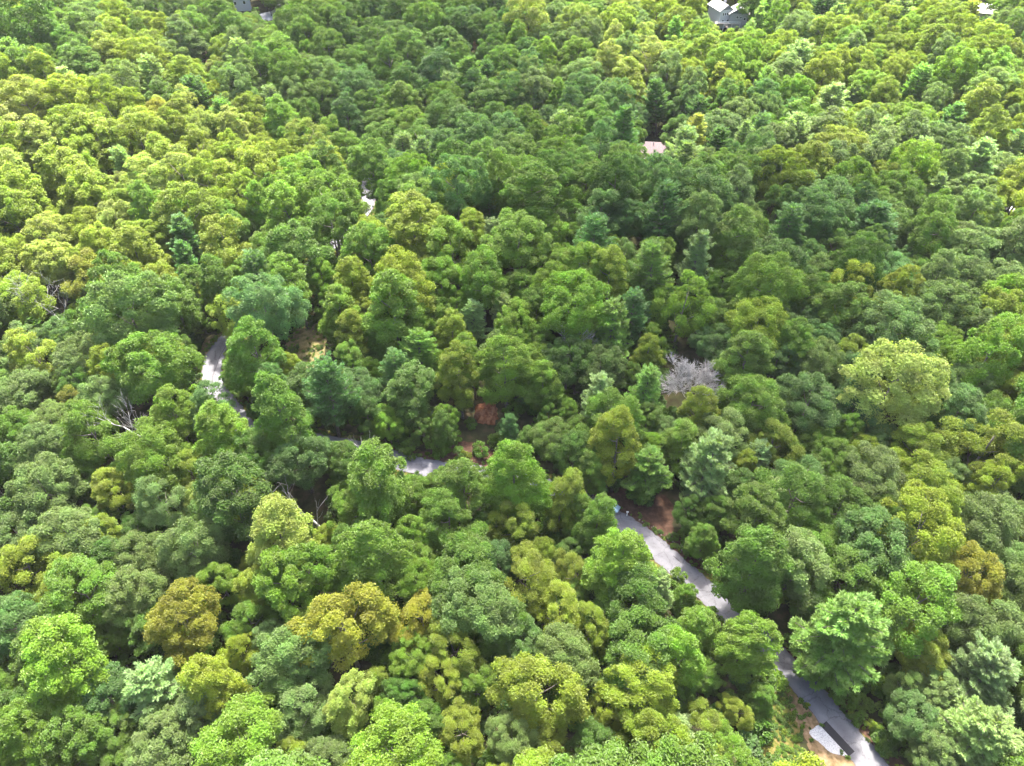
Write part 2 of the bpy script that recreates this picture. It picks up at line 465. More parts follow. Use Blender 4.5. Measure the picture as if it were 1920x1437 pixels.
# crack sealing on the bend
for nm, pts in (('road_seam', [(425,648),(413,668),(406,688),(400,704),(398,726),(398,745)]), ('road_seam', [(398,704),(405,704),(405,732)]), ('road_seam', [(1262,1043),(1270,1050),(1277,1056)])):
    C = catmull([at(*p)[:2] for p in pts], 6)
    T = np.gradient(C, axis=0); T /= np.linalg.norm(T, axis=1)[:, None]
    Nn = np.stack([-T[:, 1], T[:, 0]], -1) * 0.07
    rows = []
    for s in (-1, 1):
        p = C + Nn * s
        rows.append(np.concatenate([p, (hgt(p[:, 0], p[:, 1]) + 0.108)[:, None]], 1))
    V = np.stack(rows, 1); n = len(C); ii = np.arange(2 * n).reshape(n, 2)
    F = np.stack([ii[:-1, 0], ii[1:, 0], ii[1:, 1], ii[:-1, 1]], -1)
    tag(link(nm, np_mesh(nm, V.reshape(-1, 3), F, M['seam'])), 'thin dark sealed crack in the grey road', kind='structure')

# ------------------------------------------------------------------ tree meshes
def unit(v): return v / np.maximum(np.linalg.norm(v, axis=-1, keepdims=True), 1e-9)

def leaves(pos, nrm, size, r, wide=0.62, fold=0.18):
    n = len(pos)
    t = unit(np.cross(nrm, r.normal(0, 1, (n, 3))))
    b = np.cross(nrm, t)
    L = size[:, None]
    base = pos - t * L * .5
    tip = pos + t * L * .55 - nrm * L * .12
    lf = pos + b * L * wide * .5 + nrm * L * fold
    rt = pos - b * L * wide * .5 + nrm * L * fold
    V = np.stack([base, rt, tip, lf], 1).reshape(-1, 3)
    i = np.arange(n)[:, None] * 4
    F = np.concatenate([i + np.array([[0, 1, 2]]), i + np.array([[0, 2, 3]])], 0)
    return V, F

def broad_crown(name, seed, R, z0, z1, prof, n_lobes, lobe, n_leaf, leaf, flat=0.8, gap=0.0):
    r = np.random.default_rng(seed)
    H = z1 - z0
    ph = r.uniform(0, 6.28, 6)
    def env(t, a):
        q = 1 + .19*np.sin(2*a + ph[0] + 3*t) + .16*np.sin(3*a + ph[1] - 4*t) + .10*np.sin(5*a + ph[2] + 6*t)
        return R * prof(t) * q
    # lobes spread over the envelope
    cand = []
    t = r.random(6000) ** .85; a = r.uniform(0, 6.2832, 6000)
    rr = env(t, a) * r.choice([.82, .9, .66, .4], 6000, p=[.4, .3, .2, .1])
    P = np.stack([rr*np.cos(a), rr*np.sin(a), z0 + t*H], -1)
    LR = r.uniform(lobe[0], lobe[1], 6000)
    keep, kr = [], []
    for p, l in zip(P, LR):
        if keep:
            d = np.linalg.norm(np.array(keep) - p, axis=1)
            if (d < .62 * (np.array(kr) + l)).any(): continue
        keep.append(p); kr.append(l)
        if len(keep) >= n_lobes: break
    keep, kr = np.array(keep), np.array(kr)
    if gap:
        g = r.random(len(keep)) > gap
        keep, kr = keep[g], kr[g]
    w_ = kr**2 / (kr**2).sum()
    k = r.choice(len(keep), n_leaf, p=w_)
    out = keep[k] - np.array([0, 0, z0 + .45*H]); out = unit(out * np.array([1, 1, .8]))
    d = unit(r.normal(0, 1, (n_leaf, 3)) + out*.8 + np.array([0, 0, .85]))
    rad = kr[k] * (1 - .42 * r.random(n_leaf)**1.8) * (1 + .12*r.normal(0, 1, n_leaf))
    pos = keep[k] + d * rad[:, None] * np.array([1, 1, flat])
    nrm = unit(d*.8 + np.array([0, 0, .45]) + r.normal(0, .24, (n_leaf, 3)))
    V, F = leaves(pos, nrm, r.uniform(leaf[0], leaf[1], n_leaf), r)
    return np_mesh(name, V, F, M['leaf'])

def limb_mesh(name, seed, H, rad, z0, R, n=6, mat=None):
    r = random.Random(seed)
    mb = MB()
    lean = (r.uniform(-.4, .4), r.uniform(-.4, .4))
    pts = [(lean[0]*t*t, lean[1]*t*t, H*t - .4*(t == 0)) for t in (0, .1, .35, .6, .8, .93)]
    mb.tube(pts, [rad*1.5, rad, rad*.8, rad*.55, rad*.3, rad*.08], 7)
    for k in range(n):
        t = .32 + .5*k/n
        a = k*2.4 + r.uniform(-.4, .4)
        b = Vector((lean[0]*t*t, lean[1]*t*t, H*t))
        ln = R*r.uniform(.6, .85)*(1.1 - .5*t)
        e = b + Vector((math.cos(a)*ln, math.sin(a)*ln, H*.16*r.uniform(.7, 1.3)))
        m_ = b.lerp(e, .5) + Vector((0, 0, -.25))
        mb.tube([b, m_, e], [rad*.4, rad*.26, rad*.06], 5)
    return mb.mesh(name, mat or M['bark'], True)

dome = lambda t: np.where(t > .3, np.sqrt(np.clip(1 - ((t - .3)/.72)**2, 0, 1)), .62 + .38*t/.3)
egg = lambda t: np.where(t > .28, np.clip(1 - ((t - .28)/.75), 0, 1)**.48, .55 + .45*t/.28)
flatd = lambda t: np.where(t > .45, np.sqrt(np.clip(1 - ((t - .45)/.6)**2, 0, 1)), .45 + .55*t/.45)

# (kind, mesh crown, mesh trunk, crown radius, centre height, top height)
BROAD = []
def add_broad(kind, *a, **k):
    i = len(BROAD)
    R, z0, z1 = a[1], a[2], a[3]
    c = broad_crown('crown', *a, **k)
    t = limb_mesh('trunk', i, z1*.9, .26, z0, R)
    BROAD.append(dict(kind=kind, crown=c, trunk=t, R=R, zc=z0 + .55*(z1-z0), H=z1))
NLF = 21000
LF = (.19, .39)
add_broad('o', 1, 5.0, 6.0, 14.5, dome, 90, (.7, 1.4), NLF, LF)
add_broad('o', 2, 5.0, 5.5, 14.5, dome, 64, (.8, 1.75), NLF, LF)
add_broad('o', 3, 5.0, 6.5, 14.0, flatd, 80, (.7, 1.5), NLF, LF)
add_broad('o', 4, 5.0, 5.5, 15.0, flatd, 54, (.9, 1.8), NLF, LF, gap=.08)
add_broad('o', 14, 5.0, 5.0, 14.0, flatd, 70, (.7, 1.7), NLF, LF, gap=.05)
add_broad('p', 5, 4.0, 4.0, 16.0, egg, 90, (.6, 1.25), NLF, LF)
add_broad('p', 6, 4.0, 4.5, 17.0, egg, 66, (.7, 1.45), NLF, LF, gap=.05)
add_broad('p', 7, 4.2, 5.0, 16.0, dome, 70, (.7, 1.4), NLF, LF, gap=.06)
add_broad('r', 8, 5.0, 5.0, 15.5, dome, 46, (.75, 1.6), int(NLF*.75), LF, gap=.15)
add_broad('r', 9, 5.0, 5.5, 15.5, egg, 48, (.75, 1.6), int(NLF*.8), LF, gap=.15)
add_broad('r', 10, 5.0, 5.0, 15.0, flatd, 44, (.8, 1.7), int(NLF*.75), LF, gap=.13)
add_broad('r', 15, 5.0, 4.5, 15.5, dome, 40, (.7, 1.9), int(NLF*.75), LF, gap=.12)
NB = len(BROAD)
SHRUB = []
for i in range(3):
    c = broad_crown('crown', 30 + i, 1.5, .3, 3.2, dome, 16, (.5, .8), 900, (.28, .5))
    t = limb_mesh('stem', 40 + i, 2.6, .06, .3, 1.2, 5)
    SHRUB.append(dict(kind='s', crown=c, trunk=t, R=1.6, zc=1.8, H=3.4))

def pine_crown(name, seed, R, z0, z1, droop, dens=1.0, nl=(.45, .8)):
    r = np.random.default_rng(seed)
    pos, dirs, size = [], [], []
    mb = MB()
    z = z0
    H = z1 - z0
    while z < z1 - .3:
        t = (z - z0)/H
        L0 = R*((1 - t)**.52*.92 + .08) * (1 if t > .15 else .7) * r.uniform(.72, 1.12)
        nb = int(r.integers(5, 8))
        a0 = r.uniform(0, 6.28)
        for k in range(nb):
            a = a0 + k*6.283/nb + r.uniform(-.25, .25)
            L = L0*r.uniform(.7, 1.15)
            o = np.array([math.cos(a), math.sin(a), 0])
            side = np.array([-o[1], o[0], 0])
            rise = (.10 + .55*t)*L
            def P(s): return np.array([0, 0, z]) + o*L*s + np.array([0, 0, rise*s - droop*L*.5*s*s + .12*L*s**4])
            mb.tube([P(0), P(.5), P(.95)], [.07*(1.2 - t), .05*(1.2 - t), .015], 4)
            ns = max(3, int(L*2.4*dens))
            for s in np.linspace(.28, 1.0, ns):
                p = P(s)
                tw = L*.30*(1.05 - s*.7)
                for sd in ((-1, -.5, .5, 1) if s < .93 else (-.3, .3)):
                    q = p + side*sd*tw*r.uniform(.6, 1.1) + o*abs(sd)*tw*.5 + np.array([0, 0, r.uniform(-.12, .15)])
                    pos.append(q); dirs.append(unit(o*.8 + side*sd*.7 + np.array([0, 0, .28]))); size.append(r.uniform(*nl))
        z += r.uniform(.62, .95)
    for k in range(4):
        pos.append(np.array([0, 0, z1 - .25*k])); dirs.append(np.array([0, 0, 1.0])); size.append(.6)
    pos, dirs, size = np.array(pos), np.array(dirs), np.array(size)
    m = 9
    n = len(pos)*m
    B = np.repeat(pos, m, 0) - np.repeat(dirs, m, 0)*.12
    D = unit(np.repeat(dirs, m, 0) + r.normal(0, .42, (n, 3)))
    S = np.repeat(size, m)[:, None]*r.uniform(.7, 1.1, (n, 1))
    W = unit(np.cross(D, r.normal(0, .45, (n, 3)) + np.array([0, 0, 1.0]) + D*np.array([1, 1, 0])*.5))*S*.13
    # flat needle sprays: a narrow triangle pair, widest at a third
    V = np.stack([B, B + D*S*.45 + W, B + D*S, B + D*S*.45 - W], 1).reshape(-1, 3)
    i = np.arange(n)[:, None]*4
    F = np.concatenate([i + np.array([[0, 1, 2]]), i + np.array([[0, 2, 3]])], 0)
    return np_mesh(name, V, F, M['needle']), mb
PINE = []
for i, (R, z0, z1, dr) in enumerate([(5.0, 4.5, 17.5, .2), (4.6, 3.5, 18, .35), (5.2, 5, 17, .1), (4.5, 4.0, 16.5, .45)]):
    c, mb = pine_crown('crown', 60 + i, R, z0, z1, dr)
    mb.tube([(0, 0, -.4), (0, 0, 6), (0, 0, 13), (0, 0, z1 - .4)], [.36, .27, .17, .03], 7)
    PINE.append(dict(kind='w', crown=c, trunk=mb.mesh('trunk', M['bark'], True), R=R, zc=z0 + .45*(z1 - z0), H=z1))
# one broad, full crown for open grown roadside pines
c, mb = pine_crown('crown', 70, 5.2, 2.0, 15.5, .35, 1.9, nl=(.38, .66))
mb.tube([(0, 0, -.4), (0, 0, 5), (0, 0, 11), (0, 0, 15)], [.4, .3, .18, .03], 7)
PINE.append(dict(kind='W', crown=c, trunk=mb.mesh('trunk', M['bark'], True), R=5.3, zc=7.6, H=15.5))

# ------------------------------------------------------------------ tints
TINT = dict(m=(0.070, 0.126, 0.004), l=(0.096, 0.162, 0.004), y=(0.130, 0.168, 0.004), a=(0.146, 0.148, 0.004),
            b=(0.058, 0.114, 0.019), g=(0.090, 0.136, 0.027), d=(0.050, 0.098, 0.004), c=(0.168, 0.200, 0.030),
            k=(0.26, 0.24, 0.12), n=(0.13, 0.06, 0.03),
            u=(0.180, 0.250, 0.090), v=(0.138, 0.230, 0.044), z=(0.084, 0.160, 0.044), q=(0.220, 0.245, 0.050))
WORD = dict(m='mid green', l='lime green', y='yellow green', a='golden olive', b='blue green', g='pale grey green',
            d='dark green', c='pale yellow', k='cream flowered', n='rusty brown', u='pale silvery', v='light green', z='dark blue green', q='pale yellow')

CATALOG = """
30 1000 95 og
133 1010 118 og
195 1005 85 ry
37 1068 105 ry
155 1115 125 om
262 1105 112 og
362 1022 110 og | slanting pale grey green tree with a silvery top left of the lime green pair
25 1170 110 ob
112 1232 140 pl | large bright lime green tree near the lower left corner | the large lime green tree lower left
335 1165 128 oa | golden olive domed tree in the lower left part of the forest | the golden domed tree
398 1258 105 py | narrow bright yellow green tree in front of the golden domed tree | the narrow bright tree
420 1095 88 rl
530 1090 110 pl
520 1000 118 pc | tall pale yellow tree left of the fallen bare limb | the tall pale yellow tree
465 1160 80 rl
545 1228 125 og | tall grey green tree between the bright yellow tree and the amber tree | the tall grey green tree
648 1185 150 ra | large amber gold ragged tree in the lower left middle | the amber gold tree
195 1300 105 ob
295 1308 118 wu | pale silvery spreading pine near the lower left corner | the lower left pine
240 1335 55 rd
25 1330 90 od
125 1400 120 om
205 1388 90 om
300 1392 115 og
435 1395 150 ol | broad light green dome at the bottom edge left of the cream yellow tree | the broad bottom dome
20 1420 70 rl
545 1420 75 ry
620 1425 90 og
590 1058 105 pl
275 1175 90 rd
703 1045 128 pl | bright lime green many lobed tree right of the tall pale yellow tree | the many lobed lime tree
650 1092 80 rl
773 1000 65 pl
855 1068 128 om
935 1045 72 ob
995 1078 105 ry
1078 1070 75 ry
898 1135 135 og
790 1152 98 ra
940 1175 95 rm
1050 1145 105 ry
1105 1172 85 ry
1160 1040 118 pl | full bright green tree at the left edge of the road below the parked cars | the full bright roadside tree
1222 1108 85 Wu | small pale silvery pine left of the road below the full bright tree | the small silvery pine
1200 1148 125 rd
1070 1225 108 og | rounded pale grey green tree in the lower middle of the forest | the lower grey dome
970 1205 85 ob
855 1210 100 ry
825 1275 92 ry
890 1282 80 rl
1005 1285 145 ry | large olive gold many branched tree in the lower middle | the large olive gold tree
1208 1215 145 rm
1265 1215 98 pl
1210 1292 135 ry
1140 1318 75 ry
665 1318 88 pc | cream yellow upright tree near the bottom edge | the cream yellow tree
707 1278 50 py
753 1298 70 od
730 1342 65 rl
795 1358 75 om
867 1362 90 ry
740 1418 155 ol
965 1372 85 og
1035 1388 80 ry
1228 1398 112 ry
1118 1402 85 od
1425 1055 128 pm | tall full green tree on the right bank of the road | the tall bank tree
1578 1212 190 Wv | large feathery light green pine overhanging the road above the gravel pad | the large feathery roadside pine
1397 1212 105 pl | full lime green tree left of the road across from the feathery pine | the roadside lime tree
1310 1172 85 pl
1268 1086 36 sm
1284 1120 50 pm
1334 1160 40 sm
1432 1310 54 pm | small round green tree on the grass bank beside the lower road | the grass bank tree
1320 1358 80 ry
1372 1410 86 rl
1320 1422 88 ry
1380 1335 56 ry
1650 1035 135 ob
1535 1032 95 om
1597 1090 128 rm
1728 997 138 ry
1820 1078 108 ra | golden olive ragged tree near the right edge | the golden tree near the right edge
1725 1130 155 rl
1858 1172 118 og
1895 1065 98 og
1725 1217 98 ry
1905 1212 70 rl
1848 1287 140 Wu | large pale silvery pine in the lower right corner | the lower right pine
1828 1388 160 Wu
1712 1342 88 ob
1850 977 118 og
1640 1362 24 sy
1655 1400 30 sm
1610 1345 28 sm
177 517 90 ra
247 525 75 ry
45 557 90 ry
90 490 88 oc
235 577 138 og
112 632 65 ob
70 662 100 ry
160 662 85 og
283 688 132 om | large olive green domed tree left of the road bend | the large bend dome
43 737 92 og
113 724 55 rm
137 757 60 ra
197 748 85 og
180 808 108 rm
95 797 75 og
28 792 60 rd
287 848 118 ol
410 815 98 pl | bright green full tree in front of the road bend | the bright bend tree
398 772 86 rb | thin blue green tree with the road showing through it at the bend
530 780 106 pm
480 662 92 pm | full green tree on the inside of the road bend | the inner bend tree
505 688 36 wz
543 690 48 py
548 655 16 sl
556 684 22 pl
492 575 112 oz | dark blue green spreading tree beside the dry grass clearing | the dark clearing tree
440 592 78 ry
342 652 52 rm
25 867 65 ob
150 857 70 om
77 912 112 og
205 912 85 ry
288 932 58 py
358 882 85 ry
375 930 68 oc
428 877 68 pm
475 852 88 od
565 857 95 ob
625 852 58 om
615 737 112 wz
555 527 90 pl
632 588 78 pl
355 502 60 wz
410 532 70 pm
460 517 60 pl
320 577 55 ob
660 522 75 py
750 527 112 ly
740 582 110 pl
825 522 85 ol
907 522 95 ol
977 537 65 om
1040 532 75 ol
1090 502 80 pl
1145 517 80 py
1225 515 98 wv
1205 562 60 od
1258 572 44 wz
660 622 65 py
710 642 60 om
788 665 84 wv | tall light green pine on the knoll left of the lime green column | the pale knoll pine
740 705 75 wz
670 727 80 ob
884 602 60 wu
850 627 70 py
862 707 74 py | narrow yellow lime tree left of the red earth bank | the narrow lime tree
950 690 92 pl | bright green spreading tree above the red earth bank | the earth bank tree
975 602 80 ol
1008 642 55 pl
1018 717 70 pl
1065 672 85 od
1150 622 90 wv | tall light green tiered pine on the knoll left of the bare grey tree | the tiered knoll pine
1218 667 54 py | small bright yellow lime tree touching the bare grey tree on its left
1205 735 78 wv
1120 748 80 wu
1063 767 40 pl
1160 835 92 py
1210 887 102 Wv | light green full pine above the pine straw bank by the road | the full straw pine
965 885 112 pl | tall bright pale green tree in front of the hidden road | the tall central tree
1048 925 82 py
1118 968 82 pm
1085 960 60 pl
868 904 92 pm
704 892 120 pl
782 922 70 om
828 908 62 pm
662 320 36 pm
670 947 88 rl
770 838 36 sm
822 832 40 sm
873 856 20 sy
902 842 28 sm
860 850 24 sm
990 820 46 od
955 802 46 wz | small dark blue green pine below the red earth bank
1030 797 42 sy
680 782 40 sm
750 802 38 sm
715 805 30 sl
830 800 46 pd
700 812 34 sm
1075 842 80 od
1105 880 60 pm
1255 807 60 og
1417 613 103 oy | round yellow green tree right of the bare grey tree | the round yellow tree
1340 642 80 ob
1335 587 70 om
1355 532 60 om
1390 542 60 ol
1480 577 60 ob
1520 547 90 rm
1590 542 90 ry
1665 512 90 oz
1715 512 65 om
1680 617 128 og
1765 572 108 og
1875 537 95 og
1868 582 95 ry
1850 657 128 rl
1675 712 150 oq | wide pale yellow lime tree at the right of the forest | the wide pale lime tree
1587 662 80 ry
1490 647 78 pm
1465 667 80 ob
1415 757 108 om
1510 759 105 ob
1613 767 90 ob
1815 717 90 og
1800 770 98 ob
1890 747 85 ry
1310 767 68 py
1410 792 65 om
1349 800 26 sk | small cream flowered tree right of the silvery pine row
1455 829 85 ry
1525 829 70 om
1588 809 60 pl
1647 822 65 ob
1728 832 98 ry
1848 837 128 ry
1425 857 60 wu
1318 887 125 Wu | wide pale silvery pine above the pine straw bank | the wide silvery pine
1393 875 52 py
1630 892 112 og
1780 887 75 og
1868 902 98 ry
1737 937 112 ry
1855 957 80 og
1490 932 118 rm
1440 922 68 wu
1580 947 108 om
1345 960 60 pm
1320 1010 55 pm
290 150 64 wu | pale silvery pine standing out of the upper left slope | the pale slope pine
237 195 60 oy
300 215 62 oa
375 245 75 oc
465 210 65 oy
50 360 88 py
50 195 46 wq
245 320 58 wu
515 200 54 wu
490 385 62 pl | tall lime green tree on the lower left slope left of the far road gap | the tall lime tree
610 322 74 pm | tall green tree beyond the far road gap to its left | the road gap tree
60 130 80 om
85 142 60 py
310 65 44 py
535 128 74 om
40 40 100 od
100 442 88 oc
165 427 78 oy
440 300 70 oy
230 260 60 oc
150 300 75 oy
380 330 70 oy
330 400 70 om
270 450 80 oy
430 430 70 om
1048 178 42 pl | small bright lime green tree among blue green trees in the upper middle | the lone lime tree
955 152 48 oy
845 177 48 wu
915 152 44 wz
1165 268 84 wz | large dark green pine left of the mauve roof | the dark roofside pine
1240 192 62 wz
752 290 58 wu | pale pine with drooping tiers beyond the far road gap | the drooping pine
792 312 60 wu
865 317 50 pl
684 278 30 pm
712 292 44 pm
1040 322 75 od
1095 312 78 om
1015 257 40 py
1025 228 52 ob
920 392 50 wz
712 428 58 ob
930 447 64 wu
935 337 68 pm
1160 42 74 oy
1000 32 80 oc
1080 40 70 oc
1570 130 40 oy
1815 35 46 wq | pale straw coloured tree below the white roof at the upper right | the straw coloured tree
1822 112 58 py
1892 112 50 py
1850 252 68 py
1430 262 60 wz
1350 312 44 pl
1305 222 54 wz
1600 242 46 wu
1642 262 54 wu
1400 427 74 om
1530 402 98 ob
1690 357 84 om
1812 305 24 sn | small rusty brown dead leaved tree near the right edge | the rusty brown tree
1720 300 60 wu
1480 220 55 wz
1332 66 34 oc
1400 68 34 wu
1364 80 28 oy
1318 40 30 og
436 32 30 oy
466 36 28 ol
"""
REGION = [
 "dmy myg ygm mgl bdm bdm gbl gcy gyl ygl yyl gyl",
 "yyc yycc yyc ylm mbl bmd bmm bmd mgb gyl gyyl yyg",
 "ycyy yycl yyml mlm lmy lly lml lmb mbg mbd mbm mdgy",
 "ymgl gmy mdm lm lyl llm llm mdl mbd mgb gmy gyl",
 "gmd gmy mdl mbd dml lm lm mdl mgb mby gyb gym",
 "gmy mgd myd lyd mld dm mdy md md mdg mgy gmy",
 "gbm mdg mdy gyl lmy lmg lmg myd mld mdg myl gba",
 "mgd mg mgd mlg lyc ym ylg ydm myl my gm gm"]
REGION = [r.split() for r in REGION]
CLEAR = [(1636,1437,32),(1600,1395,34),(1560,1350,34),(1512,1290,34),(1462,1238,18),(1385,1160,10),(1362,1143,16),(1318,1099,16),(1275,1060,20),
         (1235,1025,20),(1200,995,14),(1240,975,24),(1152,948,12),(1110,915,16),(1098,927,12),(780,872,20),(745,862,14),(815,878,14),(880,862,20),(915,860,16),
         (398,715,18),(398,685,18),(410,655,12),(380,690,10),(440,775,9),(462,800,12),(580,640,30),(562,632,22),(595,660,24),(690,382,14),
         (1220,283,15),(1345,25,20),(1380,28,22),(1362,52,14),(505,24,14),(462,6,18),(390,90,6),(388,115,5),(888,84,7),(913,775,22),(905,745,10),
         (1842,22,14),(1290,690,42),(1290,725,30),(95,548,18),(112,575,14),(262,785,26),(585,925,24),(595,965,12),(680,825,10),(1500,1330,36),(1480,1400,30),(1540,1410,30),(1895,388,8)]
CLEAR = np.array(CLEAR, float)

def road_dist(x, y):
    return np.sqrt(((ROADC - np.array([x, y]))**2).sum(1).min())

trees = []   # dicts: kind, proto, x, y, z, s, sz, rz, tint key, px, py, wpx, label, ref
def place_px(px, py, wpx, proto, sz):
    r = 4.0
    for _ in range(5):
        s = r / proto['R']
        x, y, z = at(px, py, proto['zc']*s*sz)
        d = proj(x, y, z + proto['zc']*s*sz)[2]
        r = float(np.clip(wpx*d/FPX/2, .4, 11))
    return x, y, z, r/proto['R']
rs = random.Random(5)
for line in CATALOG.strip().splitlines():
    q = [p.strip() for p in line.split('|')]
    a = q[0].split()
    px, py, wp, code = float(a[0]), float(a[1]), float(a[2]), a[3]
    k, c = code[0], code[1]
    if k in 'opr':
        pool = [p for p in BROAD if p['kind'] == k]; kind = 'broadleaf_tree'
    elif k == 'l':
        pool = BROAD[:2]; kind = 'broadleaf_tree'
    elif k == 's':
        pool = SHRUB; kind = 'shrub'
    elif k == 'W':
        pool = PINE[4:]; kind = 'pine_tree'
    else:
        pool = PINE[:4]; kind = 'pine_tree'
    pr = rs.choice(pool)
    sz = rs.uniform(.92, 1.1)
    x, y, z, s = place_px(px, py, wp, pr, sz)
    trees.append(dict(kind=kind, proto=pr, x=x, y=y, z=z, s=s, sz=sz, rz=rs.uniform(0, 6.28), c=c, px=px, py=py, w=wp,
                      label=q[1] if len(q) > 1 else None, ref=q[2] if len(q) > 2 else None, cat=True))

# fill the rest of the forest
HOUSE_AT = []
for p in ((1345,40),(1385,48),(1222,292),(455,16),(1842,30)):
    HOUSE_AT.append(at(*p)[:2])
BAD_XY = [(*at(692,376)[:2], 8), (*at(580,650)[:2], 5), (*at(560,640)[:2], 4), (*at(596,665)[:2], 4), (*at(1500,1340)[:2], 4), (*at(1490,1400)[:2], 4), (*at(1545,1410)[:2], 5), (*at(1240,965)[:2], 3.5), (*at(913,778)[:2], 3), (*at(1290,745)[:2], 3)]
PX = np.array([t['x'] for t in trees]); PY = np.array([t['y'] for t in trees]); PR = np.array([t['s']*t['proto']['R'] for t in trees])
cell = {}
def cadd(x, y, r):
    cell.setdefault((int(x//12), int(y//12)), []).append((x, y, r))
for t in trees:
    if t['kind'] != 'shrub': cadd(t['x'], t['y'], t['s']*t['proto']['R'])
def near(x, y):
    i, j = int(x//12), int(y//12)
    for a in (-1, 0, 1):
        for b in (-1, 0, 1):
            yield from cell.get((i+a, j+b), ())
for (r0, r1, tries, fac) in ((5.2, 7.4, 7000, .72), (3.8, 5.2, 14000, .68), (2.2, 3.6, 30000, .66)):
    for _ in range(tries):
        y = 20 + 440*rs.random()**.8
        hw = .80*(y*CP + 75*SP) + 25
        x = rs.uniform(-hw, hw)
        r = rs.uniform(r0, r1)
        if any((x-a)**2 + (y-b)**2 < (fac*(r+c))**2 for a, b, c in near(x, y)): continue
        if road_dist(x, y) < 3.6: continue
        if any((x-a)**2 + (y-b)**2 < 10**2 for a, b in HOUSE_AT): continue
        if any((x-a)**2 + (y-b)**2 < c*c for a, b, c in BAD_XY): continue
        z = float(hgt(x, y))
        gx_, gy_, d_ = proj(x, y, z + 10*r/4.5)
        gx_, gy_ = float(gx_), float(gy_)
        col = min(max(int(gx_//160), 0), 11); row = min(max(int(gy_//180), 0), 7)
        pw = .17 if (gx_ > 1180 and gy_ < 380) else (.06 if gy_ < 480 else .04)
        if rs.random() < pw:
            pr = rs.choice(PINE[:4]); kind = 'pine_tree'
            c = rs.choice('uuvqz' if gx_ > 1180 and gy_ < 380 else 'vzzu')
        else:
            pr = rs.choice(BROAD); kind = 'broadleaf_tree'
            c = rs.choice(REGION[row][col])
        s = r/pr['R']; sz = rs.uniform(.82, 1.2)
        if s*sz*pr['H'] > 21: sz = 21/(s*pr['H'])
        qx, qy, d = proj(x, y, z + pr['zc']*s*sz)
        qx, qy, d = float(qx), float(qy), float(d)
        rp = r*FPX/d
        if ((CLEAR[:, 0]-qx)**2 + ((CLEAR[:, 1]-qy)*.9)**2 < (CLEAR[:, 2] + .95*rp)**2).any(): continue
        cadd(x, y, r)
        trees.append(dict(kind=kind, proto=pr, x=x, y=y, z=z, s=s, sz=sz, rz=rs.uniform(0, 6.28), c=c, px=qx, py=qy, w=2*rp, label=None, ref=None, cat=False))

# which of them show largest
def in_frame(t):
    m = t['w']*.3
    return -m < t['px'] < 1920+m and -m < t['py'] < 1437+m
solo, mass = [], []
for kind in ('broadleaf_tree', 'pine_tree', 'shrub'):
    v = [t for t in trees if t['kind'] == kind]
    ins = [t for t in v if in_frame(t)]
    ins.sort(key=lambda t: (not (t['label'] or t['ref']), -t['w'] - (12 if t['cat'] else 0)))
    solo += ins[:300]
    ids = set(map(id, ins[:300]))
    mass += [t for t in v if id(t) not in ids]
print('TREES', len(trees), 'solo', len(solo), 'mass', len(mass), {k: sum(t['kind'] == k for t in solo) for k in ('broadleaf_tree', 'pine_tree', 'shrub')})

# ------------------------------------------------------------------ labels
REFS = [(1290,700,'the bare grey tree'),(1555,1390,'the gravel pad'),(398,690,'the road bend'),(580,640,'the dry clearing'),
        (1365,30,'the twin gabled houses'),(1220,283,'the mauve roof'),(690,382,'the far road gap'),(913,775,'the red earth bank'),
        (1125,935,'the parked cars'),(100,560,'the bare leaning snag'),(265,780,'the fallen grey treetop'),(585,930,'the forked bare limb'),
        (505,24,'the pale driveway'),(1842,22,'the white roof'),(388,95,'the dirt track'),(785,873,'the short stretch of road'),(1290,1062,'the straw bank road'),
        (1240,965,'the pine straw bank')]
for t in solo:
    if t['ref']: REFS.append((t['px'], t['py'], t['ref']))
EDGE = [(0,'left edge'),(1,'right edge'),(2,'top edge'),(3,'bottom edge')]
ORD = ['', 'second ', 'third ', 'fourth ', 'fifth ', 'sixth ', 'seventh ', 'eighth ', 'ninth ', 'tenth ', 'eleventh ', 'twelfth ']
def direction(dx, dy):
    a = math.degrees(math.atan2(-dy, dx)) % 360
    return ['right of', 'upper right of', 'above', 'upper left of', 'left of', 'lower left of', 'below', 'lower right of'][int((a + 22.5)//45) % 8]
FORM = dict(o='rounded', p='upright', r='ragged', s='small', w='tall', W='full')
NOUN = dict(broadleaf_tree='tree', pine_tree='pine', shrub='shrub')
buckets = {}
for t in solo:
    if t['label']: continue
    nw = len(WORD[t['c']].split())
    rx, ry, ref = min([q for q in REFS if nw + len(q[2].split()) <= 8], key=lambda q: (q[0]-t['px'])**2 + (q[1]-t['py'])**2)
    dx, dy = t['px']-rx, t['py']-ry
    key = (t['kind'], t['c'], FORM[t['proto']['kind']], direction(dx, dy), ref)
    buckets.setdefault(key, []).append((math.hypot(dx, dy), t))
for key, lst in buckets.items():
    lst.sort(key=lambda q: q[0])
    kind, c, form, dr, ref = key
    for i, (_, t) in enumerate(lst):
        base = '%s %s %s' % (WORD[c], form, NOUN[kind])
        if len(lst) == 1: t['label'] = '%s %s %s' % (base, dr, ref)
        elif i == 0: t['label'] = '%s nearest %s %s' % (base, dr, ref)
        else: t['label'] = '%s, %sone %s %s' % (base, ORD[min(i, 11)], dr, ref)
GROUP = dict(broadleaf_tree='broadleaf trees of the forest', pine_tree='pines among the broadleaf trees', shrub='shrubs along the road and knoll')
CATG = dict(broadleaf_tree='tree', pine_tree='pine tree', shrub='shrub')

def tint_of(t):
    c = np.array(TINT[t['c']])
    r_ = random.Random(int(t['x']*1000) ^ int(t['y']*777))
    v = r_.uniform(.84, 1.16)
    c = c * v * np.array([r_.uniform(.93, 1.07), 1, r_.uniform(.85, 1.15)])
    return [float(q) for q in c]

